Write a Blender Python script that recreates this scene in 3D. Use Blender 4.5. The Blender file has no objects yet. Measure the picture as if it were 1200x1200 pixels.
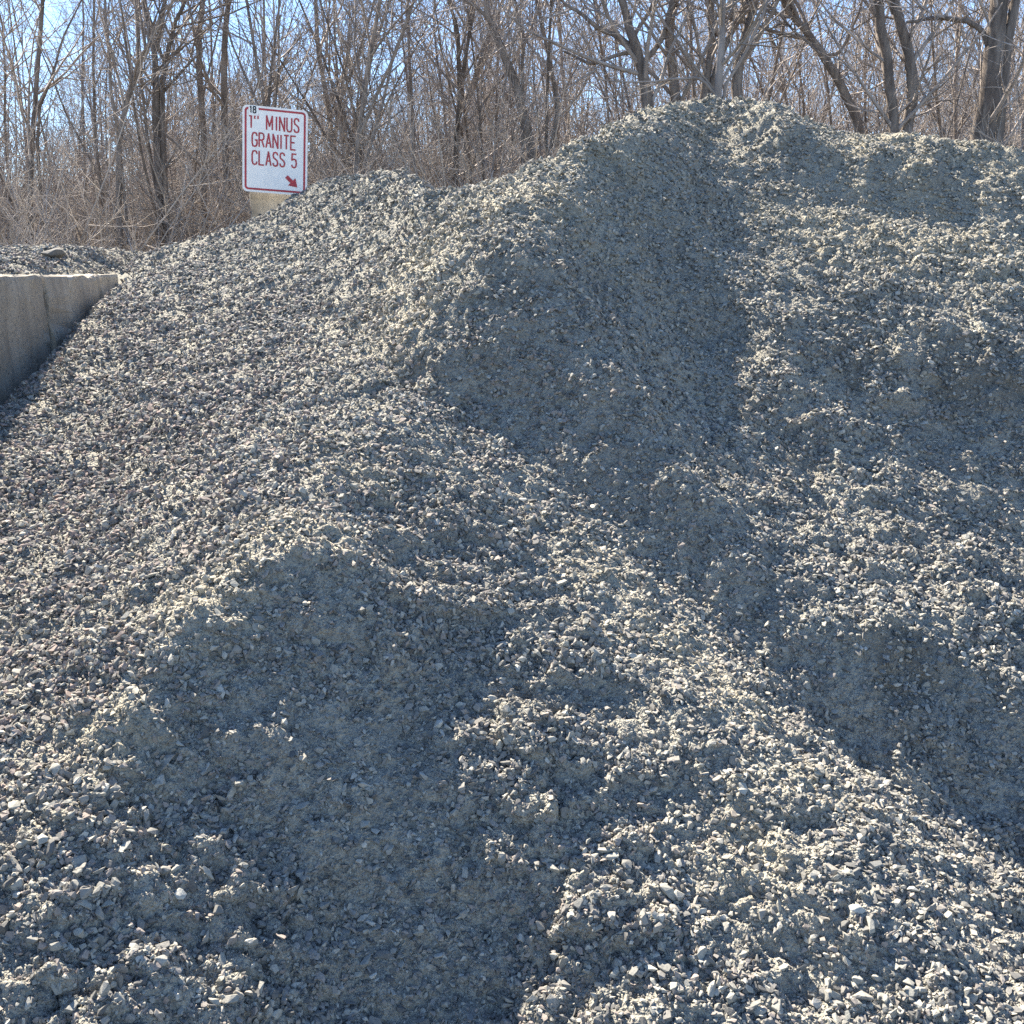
import bpy, bmesh, math, random
import numpy as np
from mathutils import Vector, Matrix, Euler

# ------------------------------------------------------------------ camera
SC = bpy.context.scene
COL = SC.collection
EYE = 1.6
PITCH = math.radians(13.4)
cam_d = bpy.data.cameras.new('camera'); cam = bpy.data.objects.new('camera', cam_d); COL.objects.link(cam)
cam.location = (0, 0, EYE); cam.rotation_euler = (math.pi/2 - PITCH, 0, 0)
cam_d.sensor_width = 36; cam_d.lens = 36; cam_d.clip_start = 0.05; cam_d.clip_end = 3000
SC.camera = cam
# ------------------------------------------------------------------ sky, sun, exposure
SUN_AZ, SUN_EL = math.radians(-35), math.radians(43)      # azimuth clockwise from +Y
w = bpy.data.worlds.new('World'); SC.world = w; w.use_nodes = True
wn = w.node_tree.nodes; bg = wn['Background']
sky = wn.new('ShaderNodeTexSky'); sky.sky_type = 'NISHITA'; sky.sun_disc = False
sky.sun_elevation = SUN_EL; sky.sun_rotation = SUN_AZ; sky.air_density = 1.0; sky.dust_density = 0.0; sky.altitude = 1800; sky.ozone_density = 3.5
w.node_tree.links.new(sky.outputs[0], bg.inputs[0]); bg.inputs[1].default_value = 0.085
S = Vector((math.sin(SUN_AZ)*math.cos(SUN_EL), math.cos(SUN_AZ)*math.cos(SUN_EL), math.sin(SUN_EL)))
sd = bpy.data.lights.new('sun', 'SUN'); sd.energy = 5.0; sd.angle = math.radians(0.53); sd.color = (1, 0.90, 0.755)
so = bpy.data.objects.new('sun', sd); COL.objects.link(so); so.rotation_euler = S.to_track_quat('Z', 'Y').to_euler()
so.location = (-8, 8, 12)
SC.view_settings.view_transform = 'Standard'; SC.view_settings.look = 'None'
SC.view_settings.exposure = 1.93; SC.view_settings.gamma = 1.0; SC.view_settings.use_curve_mapping = False
SC.cycles.max_bounces = 6; SC.cycles.diffuse_bounces = 3; SC.cycles.transparent_max_bounces = 8
SC.cycles.use_denoising = False

rng = np.random.default_rng(7)
random.seed(7)

# ------------------------------------------------------------------ helpers
CP, SP = math.cos(PITCH), math.sin(PITCH)
def ray(px, py):                       # pixel of the 1200 px photograph -> slope X/Y and Z/Y
    xc = (px-600)/1200; yc = (600-py)/1200
    fy = CP+yc*SP; fz = -SP+yc*CP
    return xc/fy, fz/fy
def at(px, py, Y):
    a, b = ray(px, py); return (a*Y, Y, EYE+b*Y)
def onplane(px, py, p0, bx, by):       # meets the plane z = z0 + bx (X-x0) + by (Y-y0)
    a, b = ray(px, py)
    Y = (p0[2]-bx*p0[0]-by*p0[1]-EYE)/(b-bx*a-by)
    return (a*Y, Y, EYE+b*Y)
def tag(o, label=None, cat=None, group=None, kind=None):
    for k, v in (('label', label), ('category', cat), ('group', group), ('kind', kind)):
        if v: o[k] = v
    return o
def link(name, me, mat=None, parent=None, loc=None):
    o = bpy.data.objects.new(name, me); COL.objects.link(o)
    if mat and not me.materials: me.materials.append(mat)
    if parent: o.parent = parent
    if loc is not None: o.location = loc
    return o
def empty(name, loc=(0, 0, 0), rz=0):
    o = bpy.data.objects.new(name, None); COL.objects.link(o); o.location = loc; o.rotation_euler = (0, 0, rz)
    o.empty_display_size = 0.1
    return o
def mesh_np(name, V, F, smooth=False):
    me = bpy.data.meshes.new(name)
    V = np.asarray(V, np.float32); F = np.asarray(F, np.int32); k = F.shape[1]
    me.vertices.add(len(V)); me.vertices.foreach_set('co', V.ravel())
    me.loops.add(F.size); me.loops.foreach_set('vertex_index', F.ravel())
    me.polygons.add(len(F)); me.polygons.foreach_set('loop_start', np.arange(0, F.size, k, dtype=np.int32))
    me.update(calc_edges=True)
    if smooth: me.polygons.foreach_set('use_smooth', np.ones(len(F), bool))
    return me

def hash2(i, j, s):
    h = (i.astype(np.int64)*374761393 + j.astype(np.int64)*668265263 + s*1442695041) & 0x7fffffff
    h = ((h ^ (h >> 13))*1274126177) & 0x7fffffff
    return ((h ^ (h >> 16)) & 0xffffff)/float(0xffffff)
def vnoise(x, y, s=0):                 # gradient noise, about -1..1
    i = np.floor(x).astype(np.int64); j = np.floor(y).astype(np.int64); fx = x-i; fy = y-j
    u = fx*fx*fx*(fx*(fx*6-15)+10); v = fy*fy*fy*(fy*(fy*6-15)+10)
    def g(a, b):
        t = hash2(i+a, j+b, s)*2*math.pi
        return np.cos(t)*(fx-a)+np.sin(t)*(fy-b)
    return 1.5*((g(0, 0)*(1-u)+g(1, 0)*u)*(1-v)+(g(0, 1)*(1-u)+g(1, 1)*u)*v)
def fbm(x, y, sc, octv=4, s=0, gain=0.5):
    r = 0; a = 1.0; f = 1/sc
    for k in range(octv):
        r = r+a*vnoise(x*f+k*7.3, y*f-k*3.1, s+k); a *= gain; f *= 2.03
    return r
def domes(x, y, cell, s, power=2.0, keep=1.0):   # rounded lumps of random height, one per cell
    x = x/cell; y = y/cell
    i = np.floor(x).astype(np.int64); j = np.floor(y).astype(np.int64); out = np.zeros_like(x)
    for a in (-1, 0, 1):
        for b in (-1, 0, 1):
            cx = i+a+hash2(i+a, j+b, s); cy = j+b+hash2(i+a, j+b, s+11)
            rr = 0.42+0.45*hash2(i+a, j+b, s+23); h = hash2(i+a, j+b, s+37)
            h = np.where(h > 1-keep, ((h-(1-keep))/keep)**power, 0)
            d2 = ((x-cx)**2+(y-cy)**2)/(rr*rr)
            out = np.maximum(out, h*np.sqrt(np.clip(1-d2, 0, 1)))
    return out

# ------------------------------------------------------------------ materials
def newmat(name):
    m = bpy.data.materials.new(name); m.use_nodes = True
    nt = m.node_tree; b = nt.nodes['Principled BSDF']
    b.inputs['Roughness'].default_value = 0.95
    b.inputs['Specular IOR Level'].default_value = 0.15
    return m, nt, b
def node(nt, t, **kw):
    n = nt.nodes.new(t)
    for k, v in kw.items():
        if k in n.inputs: n.inputs[k].default_value = v
        else: setattr(n, k, v)
    return n
def ramp(nt, src, stops):
    r = nt.nodes.new('ShaderNodeValToRGB'); cr = r.color_ramp
    while len(cr.elements) < len(stops): cr.elements.new(0.5)
    for e, (p, c) in zip(cr.elements, stops): e.position = p; e.color = (*c, 1)
    nt.links.new(src, r.inputs[0]); return r.outputs[0]
def mixc(nt, fac, a, b, mode='MIX'):
    m = nt.nodes.new('ShaderNodeMix'); m.data_type = 'RGBA'; m.blend_type = mode
    for s_, v in ((m.inputs[0], fac), (m.inputs[6], a), (m.inputs[7], b)):
        if hasattr(v, 'links'): nt.links.new(v, s_)
        else: s_.default_value = v if not isinstance(v, tuple) else (*v, 1)
    return m.outputs[2]
def noise(nt, co, scale, detail=4, rough=0.55):
    n = node(nt, 'ShaderNodeTexNoise', Scale=scale, Detail=detail, Roughness=rough)
    nt.links.new(co, n.inputs['Vector']); return n.outputs[0]
def mapr(nt, v, a, b, c=0.0, d=1.0):
    n = nt.nodes.new('ShaderNodeMapRange'); nt.links.new(v, n.inputs[0])
    for k, x in enumerate((a, b, c, d)): n.inputs[k+1].default_value = x
    return n.outputs[0]

def gravel_material():
    m, nt, b = newmat('gravel_fines'); L = nt.links
    g = nt.nodes.new('ShaderNodeNewGeometry').outputs['Position']
    n1 = noise(nt, g, 2.3, 5); n2 = noise(nt, g, 60, 5, 0.7)
    base = ramp(nt, n1, [(0.3, (0.232, 0.222, 0.207)), (0.5, (0.285, 0.272, 0.25)), (0.7, (0.34, 0.32, 0.286))])
    sp = ramp(nt, n2, [(0.3, (0.62, 0.62, 0.64)), (0.5, (1, 1, 1)), (0.72, (1.3, 1.27, 1.2))])
    c = mixc(nt, 1.0, base, sp, 'MULTIPLY')
    vo = node(nt, 'ShaderNodeTexVoronoi', Scale=150.0); L.new(g, vo.inputs['Vector'])
    vc = ramp(nt, vo.outputs['Color'], [(0.0, (0.74, 0.74, 0.75)), (0.5, (1, 1, 1)), (1.0, (1.2, 1.19, 1.17))])
    c = mixc(nt, 0.8, c, vc, 'MULTIPLY')
    c = mixc(nt, 1.0, c, (1.025, 1.04, 0.975), 'MULTIPLY')
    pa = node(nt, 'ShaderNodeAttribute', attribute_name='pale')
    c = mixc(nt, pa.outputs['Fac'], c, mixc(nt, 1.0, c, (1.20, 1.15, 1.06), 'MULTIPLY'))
    at_ = node(nt, 'ShaderNodeAttribute', attribute_name='dark_brown')
    c = mixc(nt, at_.outputs['Fac'], c, (0.11, 0.095, 0.076))  # blends to dark brown inside the patches
    L.new(c, b.inputs['Base Color'])
    # grain relief
    v2 = node(nt, 'ShaderNodeTexVoronoi', Scale=95.0); L.new(g, v2.inputs['Vector'])
    v3 = node(nt, 'ShaderNodeTexVoronoi', Scale=210.0); L.new(g, v3.inputs['Vector'])
    ad = nt.nodes.new('ShaderNodeMath'); ad.operation = 'MULTIPLY_ADD'; L.new(v3.outputs[0], ad.inputs[0]); ad.inputs[1].default_value = 0.5; L.new(v2.outputs[0], ad.inputs[2])
    bu = node(nt, 'ShaderNodeBump', Strength=1.0, Distance=0.008); bu.invert = True
    L.new(ad.outputs[0], bu.inputs['Height']); L.new(bu.outputs[0], b.inputs['Normal'])
    return m
def stone_material():
    m, nt, b = newmat('crushed_granite'); L = nt.links
    oi = nt.nodes.new('ShaderNodeObjectInfo')
    clean = node(nt, 'ShaderNodeAttribute', attribute_name='clean', attribute_type='INSTANCER').outputs['Fac']
    ge = nt.nodes.new('ShaderNodeNewGeometry')
    dusty = ramp(nt, oi.outputs['Random'], [(0.0, (0.13, 0.128, 0.13)), (0.2, (0.215, 0.21, 0.205)), (0.45, (0.27, 0.262, 0.248)), (0.6, (0.29, 0.268, 0.25)), (0.72, (0.295, 0.285, 0.265)), (0.93, (0.35, 0.335, 0.31)), (1.0, (0.46, 0.445, 0.42))])
    bare = ramp(nt, oi.outputs['Random'], [(0.0, (0.07, 0.07, 0.075)), (0.25, (0.145, 0.14, 0.145)), (0.4, (0.235, 0.20, 0.205)), (0.55, (0.32, 0.235, 0.215)), (0.68, (0.27, 0.265, 0.25)), (0.85, (0.345, 0.33, 0.305)), (1.0, (0.42, 0.395, 0.37))])
    c = mixc(nt, clean, dusty, bare)
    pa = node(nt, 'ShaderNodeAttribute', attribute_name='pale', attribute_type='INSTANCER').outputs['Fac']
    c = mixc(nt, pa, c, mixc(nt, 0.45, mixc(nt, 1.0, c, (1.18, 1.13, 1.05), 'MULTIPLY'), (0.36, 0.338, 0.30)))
    c = mixc(nt, 1.0, c, (1.025, 1.04, 0.975), 'MULTIPLY')      # the rock's faint olive cast
    n = noise(nt, ge.outputs['Position'], 220, 3, 0.7)
    c = mixc(nt, 0.9, c, ramp(nt, n, [(0.3, (0.72, 0.72, 0.74)), (0.55, (1, 1, 1)), (0.75, (1.25, 1.2, 1.12))]), 'MULTIPLY')
    L.new(c, b.inputs['Base Color'])
    bu = node(nt, 'ShaderNodeBump', Strength=0.5, Distance=0.002); L.new(n, bu.inputs['Height']); L.new(bu.outputs[0], b.inputs['Normal'])
    b.inputs['Roughness'].default_value = 0.85
    return m
def bark_material(name, a, bcol, c_, scale=18):
    m, nt, b = newmat(name); L = nt.links
    ge = nt.nodes.new('ShaderNodeNewGeometry'); oi = nt.nodes.new('ShaderNodeObjectInfo')
    mp = nt.nodes.new('ShaderNodeMapping'); mp.inputs['Scale'].default_value = (1, 1, 0.22); L.new(ge.outputs['Position'], mp.inputs['Vector'])
    n = noise(nt, mp.outputs[0], scale, 5, 0.65)
    c = ramp(nt, n, [(0.3, a), (0.5, bcol), (0.72, c_)])
    hv = node(nt, 'ShaderNodeHueSaturation'); L.new(c, hv.inputs['Color']); L.new(mapr(nt, oi.outputs['Random'], 0, 1, 0.7, 1.3), hv.inputs['Value'])
    L.new(hv.outputs[0], b.inputs['Base Color'])
    bu = node(nt, 'ShaderNodeBump', Strength=0.7, Distance=0.02); L.new(n, bu.inputs['Height']); L.new(bu.outputs[0], b.inputs['Normal'])
    return m
def concrete_material():
    m, nt, b = newmat('cast_concrete'); L = nt.links
    tc = nt.nodes.new('ShaderNodeNewGeometry').outputs['Position']; oi = nt.nodes.new('ShaderNodeObjectInfo')
    n1 = noise(nt, tc, 3.0, 6, 0.6); n2 = noise(nt, tc, 45, 4, 0.6)
    mp = nt.nodes.new('ShaderNodeMapping'); mp.inputs['Scale'].default_value = (9, 9, 0.8); L.new(tc, mp.inputs['Vector'])
    n3 = noise(nt, mp.outputs[0], 1.6, 4, 0.6)
    c = ramp(nt, n1, [(0.3, (0.26, 0.236, 0.20)), (0.5, (0.355, 0.324, 0.278)), (0.7, (0.42, 0.388, 0.336))])
    c = mixc(nt, 0.75, c, ramp(nt, n3, [(0.3, (0.72, 0.7, 0.68)), (0.6, (1.08, 1.06, 1.02))]), 'MULTIPLY')
    c = mixc(nt, 0.8, c, ramp(nt, n2, [(0.28, (0.55, 0.54, 0.52)), (0.42, (1, 1, 1)), (0.8, (1.12, 1.1, 1.06))]), 'MULTIPLY')
    vo = node(nt, 'ShaderNodeTexVoronoi', Scale=38.0); L.new(tc, vo.inputs['Vector'])
    pit = mapr(nt, vo.outputs['Distance'], 0.10, 0.22)
    gate = mapr(nt, noise(nt, tc, 6, 2), 0.48, 0.56)
    pm = nt.nodes.new('ShaderNodeMath'); pm.operation = 'MAXIMUM'; L.new(pit, pm.inputs[0]); 
    inv = nt.nodes.new('ShaderNodeMath'); inv.operation = 'SUBTRACT'; inv.inputs[0].default_value = 1; L.new(gate, inv.inputs[1]); L.new(inv.outputs[0], pm.inputs[1])
    hv = node(nt, 'ShaderNodeHueSaturation'); L.new(c, hv.inputs['Color']); L.new(mapr(nt, oi.outputs['Random'], 0, 1, 0.88, 1.1), hv.inputs['Value'])
    L.new(hv.outputs[0], b.inputs['Base Color'])
    ad = nt.nodes.new('ShaderNodeMath'); ad.operation = 'MULTIPLY_ADD'; L.new(n2, ad.inputs[0]); ad.inputs[1].default_value = 0.5; L.new(pm.outputs[0], ad.inputs[2])
    bu = node(nt, 'ShaderNodeBump', Strength=0.8, Distance=0.01); L.new(ad.outputs[0], bu.inputs['Height']); L.new(bu.outputs[0], b.inputs['Normal'])
    return m
def plain(name, col, rough=0.5, vary=0.1, sc=12):
    m, nt, b = newmat(name)
    ge = nt.nodes.new('ShaderNodeTexCoord').outputs['Object']
    n = noise(nt, ge, sc, 5, 0.6)
    c = ramp(nt, n, [(0.3, tuple(x*(1-vary) for x in col)), (0.65, tuple(min(1, x*(1+vary*0.3)) for x in col))])
    nt.links.new(c, b.inputs['Base Color']); b.inputs['Roughness'].default_value = rough; b.inputs['Specular IOR Level'].default_value = 0.4
    return m
def litter_material():
    m, nt, b = newmat('leaf_litter'); L = nt.links
    g = nt.nodes.new('ShaderNodeNewGeometry').outputs['Position']
    n1 = noise(nt, g, 0.8, 5); n2 = noise(nt, g, 25, 5, 0.7)
    c = ramp(nt, n1, [(0.35, (0.11, 0.085, 0.06)), (0.65, (0.19, 0.15, 0.10))])
    c = mixc(nt, 1, c, ramp(nt, n2, [(0.3, (0.5, 0.5, 0.5)), (0.6, (1.2, 1.15, 1.05))]), 'MULTIPLY')
    L.new(c, b.inputs['Base Color'])
    bu = node(nt, 'ShaderNodeBump', Strength=1.0, Distance=0.05); L.new(n2, bu.inputs['Height']); L.new(bu.outputs[0], b.inputs['Normal'])
    return m
M_GRAVEL = gravel_material(); M_STONE = stone_material()
M_BARK = bark_material('bark', (0.10, 0.084, 0.073), (0.19, 0.162, 0.142), (0.31, 0.27, 0.235))
M_TWIG = bark_material('twigs', (0.19, 0.165, 0.148), (0.31, 0.274, 0.25), (0.45, 0.405, 0.37), 8)
M_STRAW = bark_material('pale_twigs', (0.22, 0.188, 0.16), (0.36, 0.312, 0.268), (0.50, 0.44, 0.385), 8)
M_CONC = concrete_material(); M_LITTER = litter_material()
M_WHITE = plain('sign_white', (0.84, 0.825, 0.79), 0.4, 0.07); M_RED = plain('sign_red', (0.42, 0.035, 0.045), 0.45, 0.25)
M_BLACK = plain('sign_black', (0.025, 0.025, 0.025), 0.5, 0.1); M_STEEL = plain('galvanised_steel', (0.35, 0.36, 0.36), 0.45, 0.2)
M_LEAF = plain('dry_leaf', (0.36, 0.19, 0.075), 0.8, 0.5, 30)

# ------------------------------------------------------------------ ground
gm = mesh_np('ground', [(-400, -60, 0), (400, -60, 0), (400, 900, 0), (-400, 900, 0)], [(0, 1, 2, 3)])
tag(link('ground', gm, M_LITTER), kind='structure')

# ------------------------------------------------------------------ the shape of the pile
P_LEFT = ((-2.07, 4.1, 0.94), 0.309, 0.330)           # the long left slope, z = .94 + .309 dx + .33 dy
def PL(px, py): return onplane(px, py, *P_LEFT)
WALL_A = np.array((-2.285, 4.35)); WALL_D = np.array((-0.052, 0.9986)); WALL_N = np.array((0.9986, 0.052))   # inner face line, direction, normal to the bin
WALL_TOP = 1.565
CTRL = []
def poly(pts, n=5):
    pts = [np.array(p, float) for p in pts]
    for a, b in zip(pts[:-1], pts[1:]):
        for t in np.linspace(0, 1, n, endpoint=False): CTRL.append(a*(1-t)+b*t)
    CTRL.append(pts[-1])
def pts(*a):
    for p in a: CTRL.append(np.array(p, float))
crestL = [PL(*p) for p in ((165, 300), (215, 284), (290, 262), (345, 233), (390, 209), (440, 201))]
crestM = [at(480, 201, 6.75), at(510, 219, 6.3), at(540, 231, 5.95), at(600, 207, 5.8), at(680, 165, 5.95), at(750, 129, 6.0), at(800, 121, 6.05), at(850, 115, 6.2),
          at(900, 125, 6.2), at(940, 141, 6.2), at(1000, 160, 6.35), at(1080, 162, 6.4), at(1150, 168, 6.4), at(1200, 182, 6.35), at(1330, 205, 6.3)]
crest = crestL+crestM
poly(crest, 3)
def far_side(cr):                                      # the hidden far side falls away
    for x, y, z in cr[::2]: pts((x*1.02, y+0.45, z-0.22), (x*1.05, y+1.1, z-0.75), (x*1.1, y+2.3, max(z-1.7, 0)))
far_side(crest)
ridgeB = [PL(735, 158), PL(650, 228), PL(565, 290), PL(510, 345), PL(490, 400), PL(500, 450)]
poly(ridgeB, 4)
ridgeC = [PL(500, 450), PL(440, 535), PL(370, 605), PL(290, 665), PL(200, 755), PL(100, 855), PL(0, 950), PL(-150, 1080)]
poly(ridgeC, 4)
for p in ((0, 520), (0, 700), (0, 850), (120, 450), (100, 600), (100, 750), (200, 380), (230, 500), (200, 640), (330, 330), (350, 440), (330, 560), (420, 270), (440, 380), (520, 250), (600, 235),
          (250, 300), (160, 330), (-150, 700), (-150, 900), (660, 190)): pts(PL(*p))
# scooped face below ridge C
pts(at(300, 745, 2.39), at(360, 700, 2.53), at(330, 850, 2.26), at(250, 830, 2.20), at(420, 800, 2.42), at(420, 950, 2.13), at(430, 1150, 1.80), at(300, 950, 2.02), at(300, 1150, 1.74),
    at(180, 900, 2.02), at(150, 1050, 1.80), at(150, 1190, 1.62), at(40, 1000, 1.83), at(0, 1190, 1.52), at(430, 660, 2.72), at(-150, 1190, 1.40))
# middle spur
poly([PL(500, 450), at(530, 560, 2.97), at(525, 680, 2.62), at(535, 800, 2.34), at(590, 900, 2.14), at(630, 1000, 1.98), at(650, 1190, 1.70)], 3)
# gentle lit apron on the right of the middle spur, ending at the foot of the dug face
FOOT = [at(585, 505, 3.26), at(640, 555, 3.24), at(700, 605, 3.20), at(763, 660, 3.10), at(830, 725, 2.94), at(960, 862, 2.58), at(1050, 918, 2.45), at(1200, 945, 2.42), at(1330, 960, 2.42)]
poly([PL(505, 445)]+FOOT, 4)
pts(at(600, 640, 2.84), at(640, 680, 2.78), at(740, 760, 2.76), at(700, 850, 2.42), at(800, 900, 2.36), at(620, 780, 2.46), at(800, 1050, 2.0), at(800, 1190, 1.72), at(950, 1000, 2.2), at(950, 1190, 1.73), at(1100, 1060, 2.12), at(1100, 1190, 1.77), at(1250, 1100, 2.0), at(1250, 1190, 1.75))
# dug face: a steep step behind the apron, a shelf, then the shaded face below the peak
poly([at(555, 425, 3.62), onplane(655, 475, FOOT[1], -.75, .8), onplane(745, 558, FOOT[3], -.75, .8), onplane(865, 660, FOOT[4], -.75, .8), onplane(985, 774, FOOT[5], -.75, .8), onplane(1060, 774, FOOT[6], -.3, 1.0), onplane(1160, 776, FOOT[7], 0, 1.0), at(1300, 790, 2.62)], 4)
pts(at(760, 490, 3.78), at(690, 445, 3.86), at(840, 570, 3.48), at(850, 480, 4.0), at(620, 400, 4.10), at(700, 400, 4.28), at(780, 400, 4.46), at(600, 340, 4.38), at(650, 320, 4.64), at(720, 300, 4.93), at(820, 320, 5.05), at(760, 220, 5.58), at(700, 235, 5.32), at(840, 220, 5.76), at(860, 400, 4.45), at(790, 165, 5.82), at(860, 160, 5.97))
# right mound with its ledges
poly([at(890, 198, 5.80), at(960, 196, 5.77), at(1050, 200, 5.74), at(1130, 205, 5.70), at(1250, 216, 5.65)], 3)
poly([at(920, 232, 5.56), at(1000, 240, 5.52), at(1100, 247, 5.49), at(1250, 262, 5.42)], 3)
pts(at(900, 330, 4.75), at(960, 330, 4.62), at(1050, 335, 4.60), at(1150, 350, 4.5), at(1280, 370, 4.4))
poly([at(930, 400, 4.14), at(1050, 408, 4.08), at(1160, 425, 4.02), at(1280, 440, 3.94)], 3)
poly([at(940, 445, 3.98), at(1050, 460, 3.975), at(1160, 475, 3.92), at(1280, 495, 3.8)], 3)
pts(at(930, 560, 3.52), at(1020, 570, 3.48), at(1120, 580, 3.45), at(1230, 600, 3.38), at(960, 680, 3.03), at(1060, 690, 2.98), at(1180, 700, 2.96), at(1130, 815, 2.57), at(1250, 830, 2.54))
OUTSIDE = ((-1.6, 1.0, 0.05), (-0.8, 0.9, 0.02), (0, 0.9, -0.02), (0.8, 0.9, -0.02), (1.7, 1.0, 0), (2.4, 1.8, 0.1), (2.6, 2.4, 0.35), (-2.6, 1.4, 0.1), (0, 0.3, -0.1), (-1.5, 0.3, -0.1), (1.5, 0.3, -0.1),
    (-2.4, 2.4, 0.35), (3.2, 3.2, 0.7), (3.6, 4.2, 1.2), (3.9, 5.5, 1.9), (4.2, 6.5, 2.1), (4.8, 4.5, 0.9), (5.5, 6, 1.2), (-3.2, 3.4, 0.4), (-3.5, 5, 0.8), (6, 9, 0), (0, 10, -0.2), (-4, 10, -0.2), (3, 10, -0.2))
pts(*OUTSIDE)
class Surf:
    def __init__(s, P, lam=2e-4):
        X = P[:, :2]; n = len(P); s.X = X
        d = np.hypot(X[:, None, 0]-X[None, :, 0], X[:, None, 1]-X[None, :, 1])
        K = s.k(d)+np.eye(n)*lam*3
        A = np.zeros((n+3, n+3)); A[:n, :n] = K; A[:n, n] = 1; A[:n, n+1:] = X; A[n, :n] = 1; A[n+1:, :n] = X.T
        s.w = np.linalg.solve(A, np.r_[P[:, 2], 0, 0, 0])
    def k(s, d): return np.sqrt(d*d+0.03**2)*-1.0         # softened cones: creases stay creases
    def raw(s, x, y):
        sh = x.shape; x = x.ravel(); y = y.ravel(); out = np.empty_like(x); n = len(s.X)
        for a in range(0, len(x), 8000):
            xx = x[a:a+8000, None]; yy = y[a:a+8000, None]
            out[a:a+8000] = s.k(np.hypot(xx-s.X[None, :, 0], yy-s.X[None, :, 1]))@s.w[:n]+s.w[n]+xx[:, 0]*s.w[n+1]+yy[:, 0]*s.w[n+2]
        return out.reshape(sh)
SURF0 = Surf(np.array(CTRL))
# ---- relief: the rough shape above is tilted locally until each face meets the sunlight as observed
LIGHT = [  # (px, py, cosine of the sunlight on that face)
 # edges of the ridges: sunny side, then the side in shade
 (470,440,.55),(475,380,.55),(525,300,.55),(585,252,.55),(655,205,.5),(715,162,.5),(535,420,.0),(535,365,.0),(590,312,-.03),(650,258,-.05),(705,215,-.05),(745,180,-.05),
 (610,478,-.05),(670,528,-.08),(722,572,-.08),(775,618,-.08),(828,662,-.08),(880,705,-.08),(928,752,-.08),(965,810,-.08),(575,530,.3),(612,552,.4),(665,608,.45),(722,665,.45),(790,730,.45),(855,795,.45),(920,862,.45),
 # long left slope
 (0,560,.6),(60,650,.6),(0,800,.6),(100,500,.6),(100,760,.6),(200,420,.6),(180,600,.6),(200,690,.55),(300,350,.6),(300,480,.6),(280,600,.55),(60,860,.55),(400,290,.6),(400,400,.6),(380,520,.55),(450,230,.55),(470,330,.55),(440,460,.5),(540,260,.55),(620,215,.55),(700,165,.5),(250,300,.6),(470,400,.5),(345,590,.5),(250,670,.5),(150,780,.5),(20,915,.5),(560,290,.45),(510,320,.45),
 # crest
 (780,128,.4),(850,128,.45),(920,140,.4),(1000,168,.45),(1080,172,.45),(1160,182,.4),(870,165,.3),(890,195,.3),
 # shaded face below the peak
 (780,170,-.05),(820,200,-.05),(760,230,-.05),(700,270,-.05),(640,310,-.03),(600,350,0),(700,350,-.05),(760,320,-.05),(820,270,0),(800,370,0),(640,390,0),(560,390,.02),(720,420,.02),(590,440,.02),(650,470,0),(545,450,.08),(820,430,.05),
 # shadow band under the right crest
 (930,180,-.02),(970,200,-.05),(1040,213,-.08),(1110,220,-.08),(1190,228,-.05),
 # right mound
 (960,255,.4),(1050,272,.42),(1150,292,.4),(1000,330,.35),(900,265,.32),(890,330,.28),(1100,345,.32),(1190,345,.25),(940,365,.22),(1040,375,.25),
 (950,410,.02),(1010,428,-.05),(1080,440,-.05),(1150,455,-.02),(870,400,.25),(885,440,.32),(850,500,.28),(910,490,.12),(1000,490,.08),(1080,520,.1),(1160,560,.1),(1200,610,.12),
 (830,535,.15),(850,570,.12),(900,600,.35),(960,590,.32),(1000,640,.42),(1050,670,.42),(1100,700,.38),(1000,695,.38),(940,645,.36),(1150,735,.3),(1190,700,.25),
 (1010,765,-.05),(1080,785,-.08),(1150,805,-.08),(900,715,0),(950,790,-.06),(1050,845,-.08),(1170,855,-.05),(860,670,0),(1000,865,-.05),(1100,895,.0),(800,635,-.05),(760,600,-.05),(700,550,-.05),(745,520,-.02),(790,570,-.03),(740,470,.0),(800,490,.08),(560,440,-.05),(590,462,-.06),(628,440,-.04),(645,492,-.08),(692,500,-.05),(760,565,-.06),(815,608,-.06),(850,640,-.05),(560,520,.35),(600,562,.4),
 # lit apron
 (600,530,.35),(630,580,.4),(690,635,.45),(750,695,.45),(820,765,.45),(890,830,.45),(950,890,.45),(1020,950,.45),(850,850,.38),(800,860,.32),(740,775,.34),(900,950,.38),(850,1000,.34),(1000,1050,.36),(1100,1000,.36),(1190,990,.34),(1100,1150,.32),(950,1150,.34),(850,1150,.32),(1190,1150,.3),
 # middle spur
 (540,565,.3),(560,640,.22),(515,520,.28),(600,700,.24),(640,780,.24),(700,850,.24),(760,920,.28),(560,780,.22),(600,860,.22),(650,950,.25),(700,1000,.25),(760,1060,.28),(690,1110,.24),(500,620,.22),(450,600,.25),(470,680,.15),(520,720,.2),(550,860,.16),(780,1150,.3),
 # scooped hollow
 (320,715,-.03),(260,770,-.05),(380,690,.03),(400,760,0),(460,800,.02),(380,850,-.05),(300,850,-.05),(200,840,-.02),(420,950,-.08),(480,1000,-.08),(400,1050,-.08),(330,950,-.05),(560,1110,0),(460,1150,0),(500,900,-.03),(560,980,.03),(250,910,0),(160,900,0),(300,1050,0),(350,1150,.02),(480,1080,-.05),
 (100,980,.18),(50,1050,.2),(150,1080,.18),(60,1150,.22),(200,1180,.18),(220,1000,.12),(600,1190,.2),(700,1190,.25)]
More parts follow.
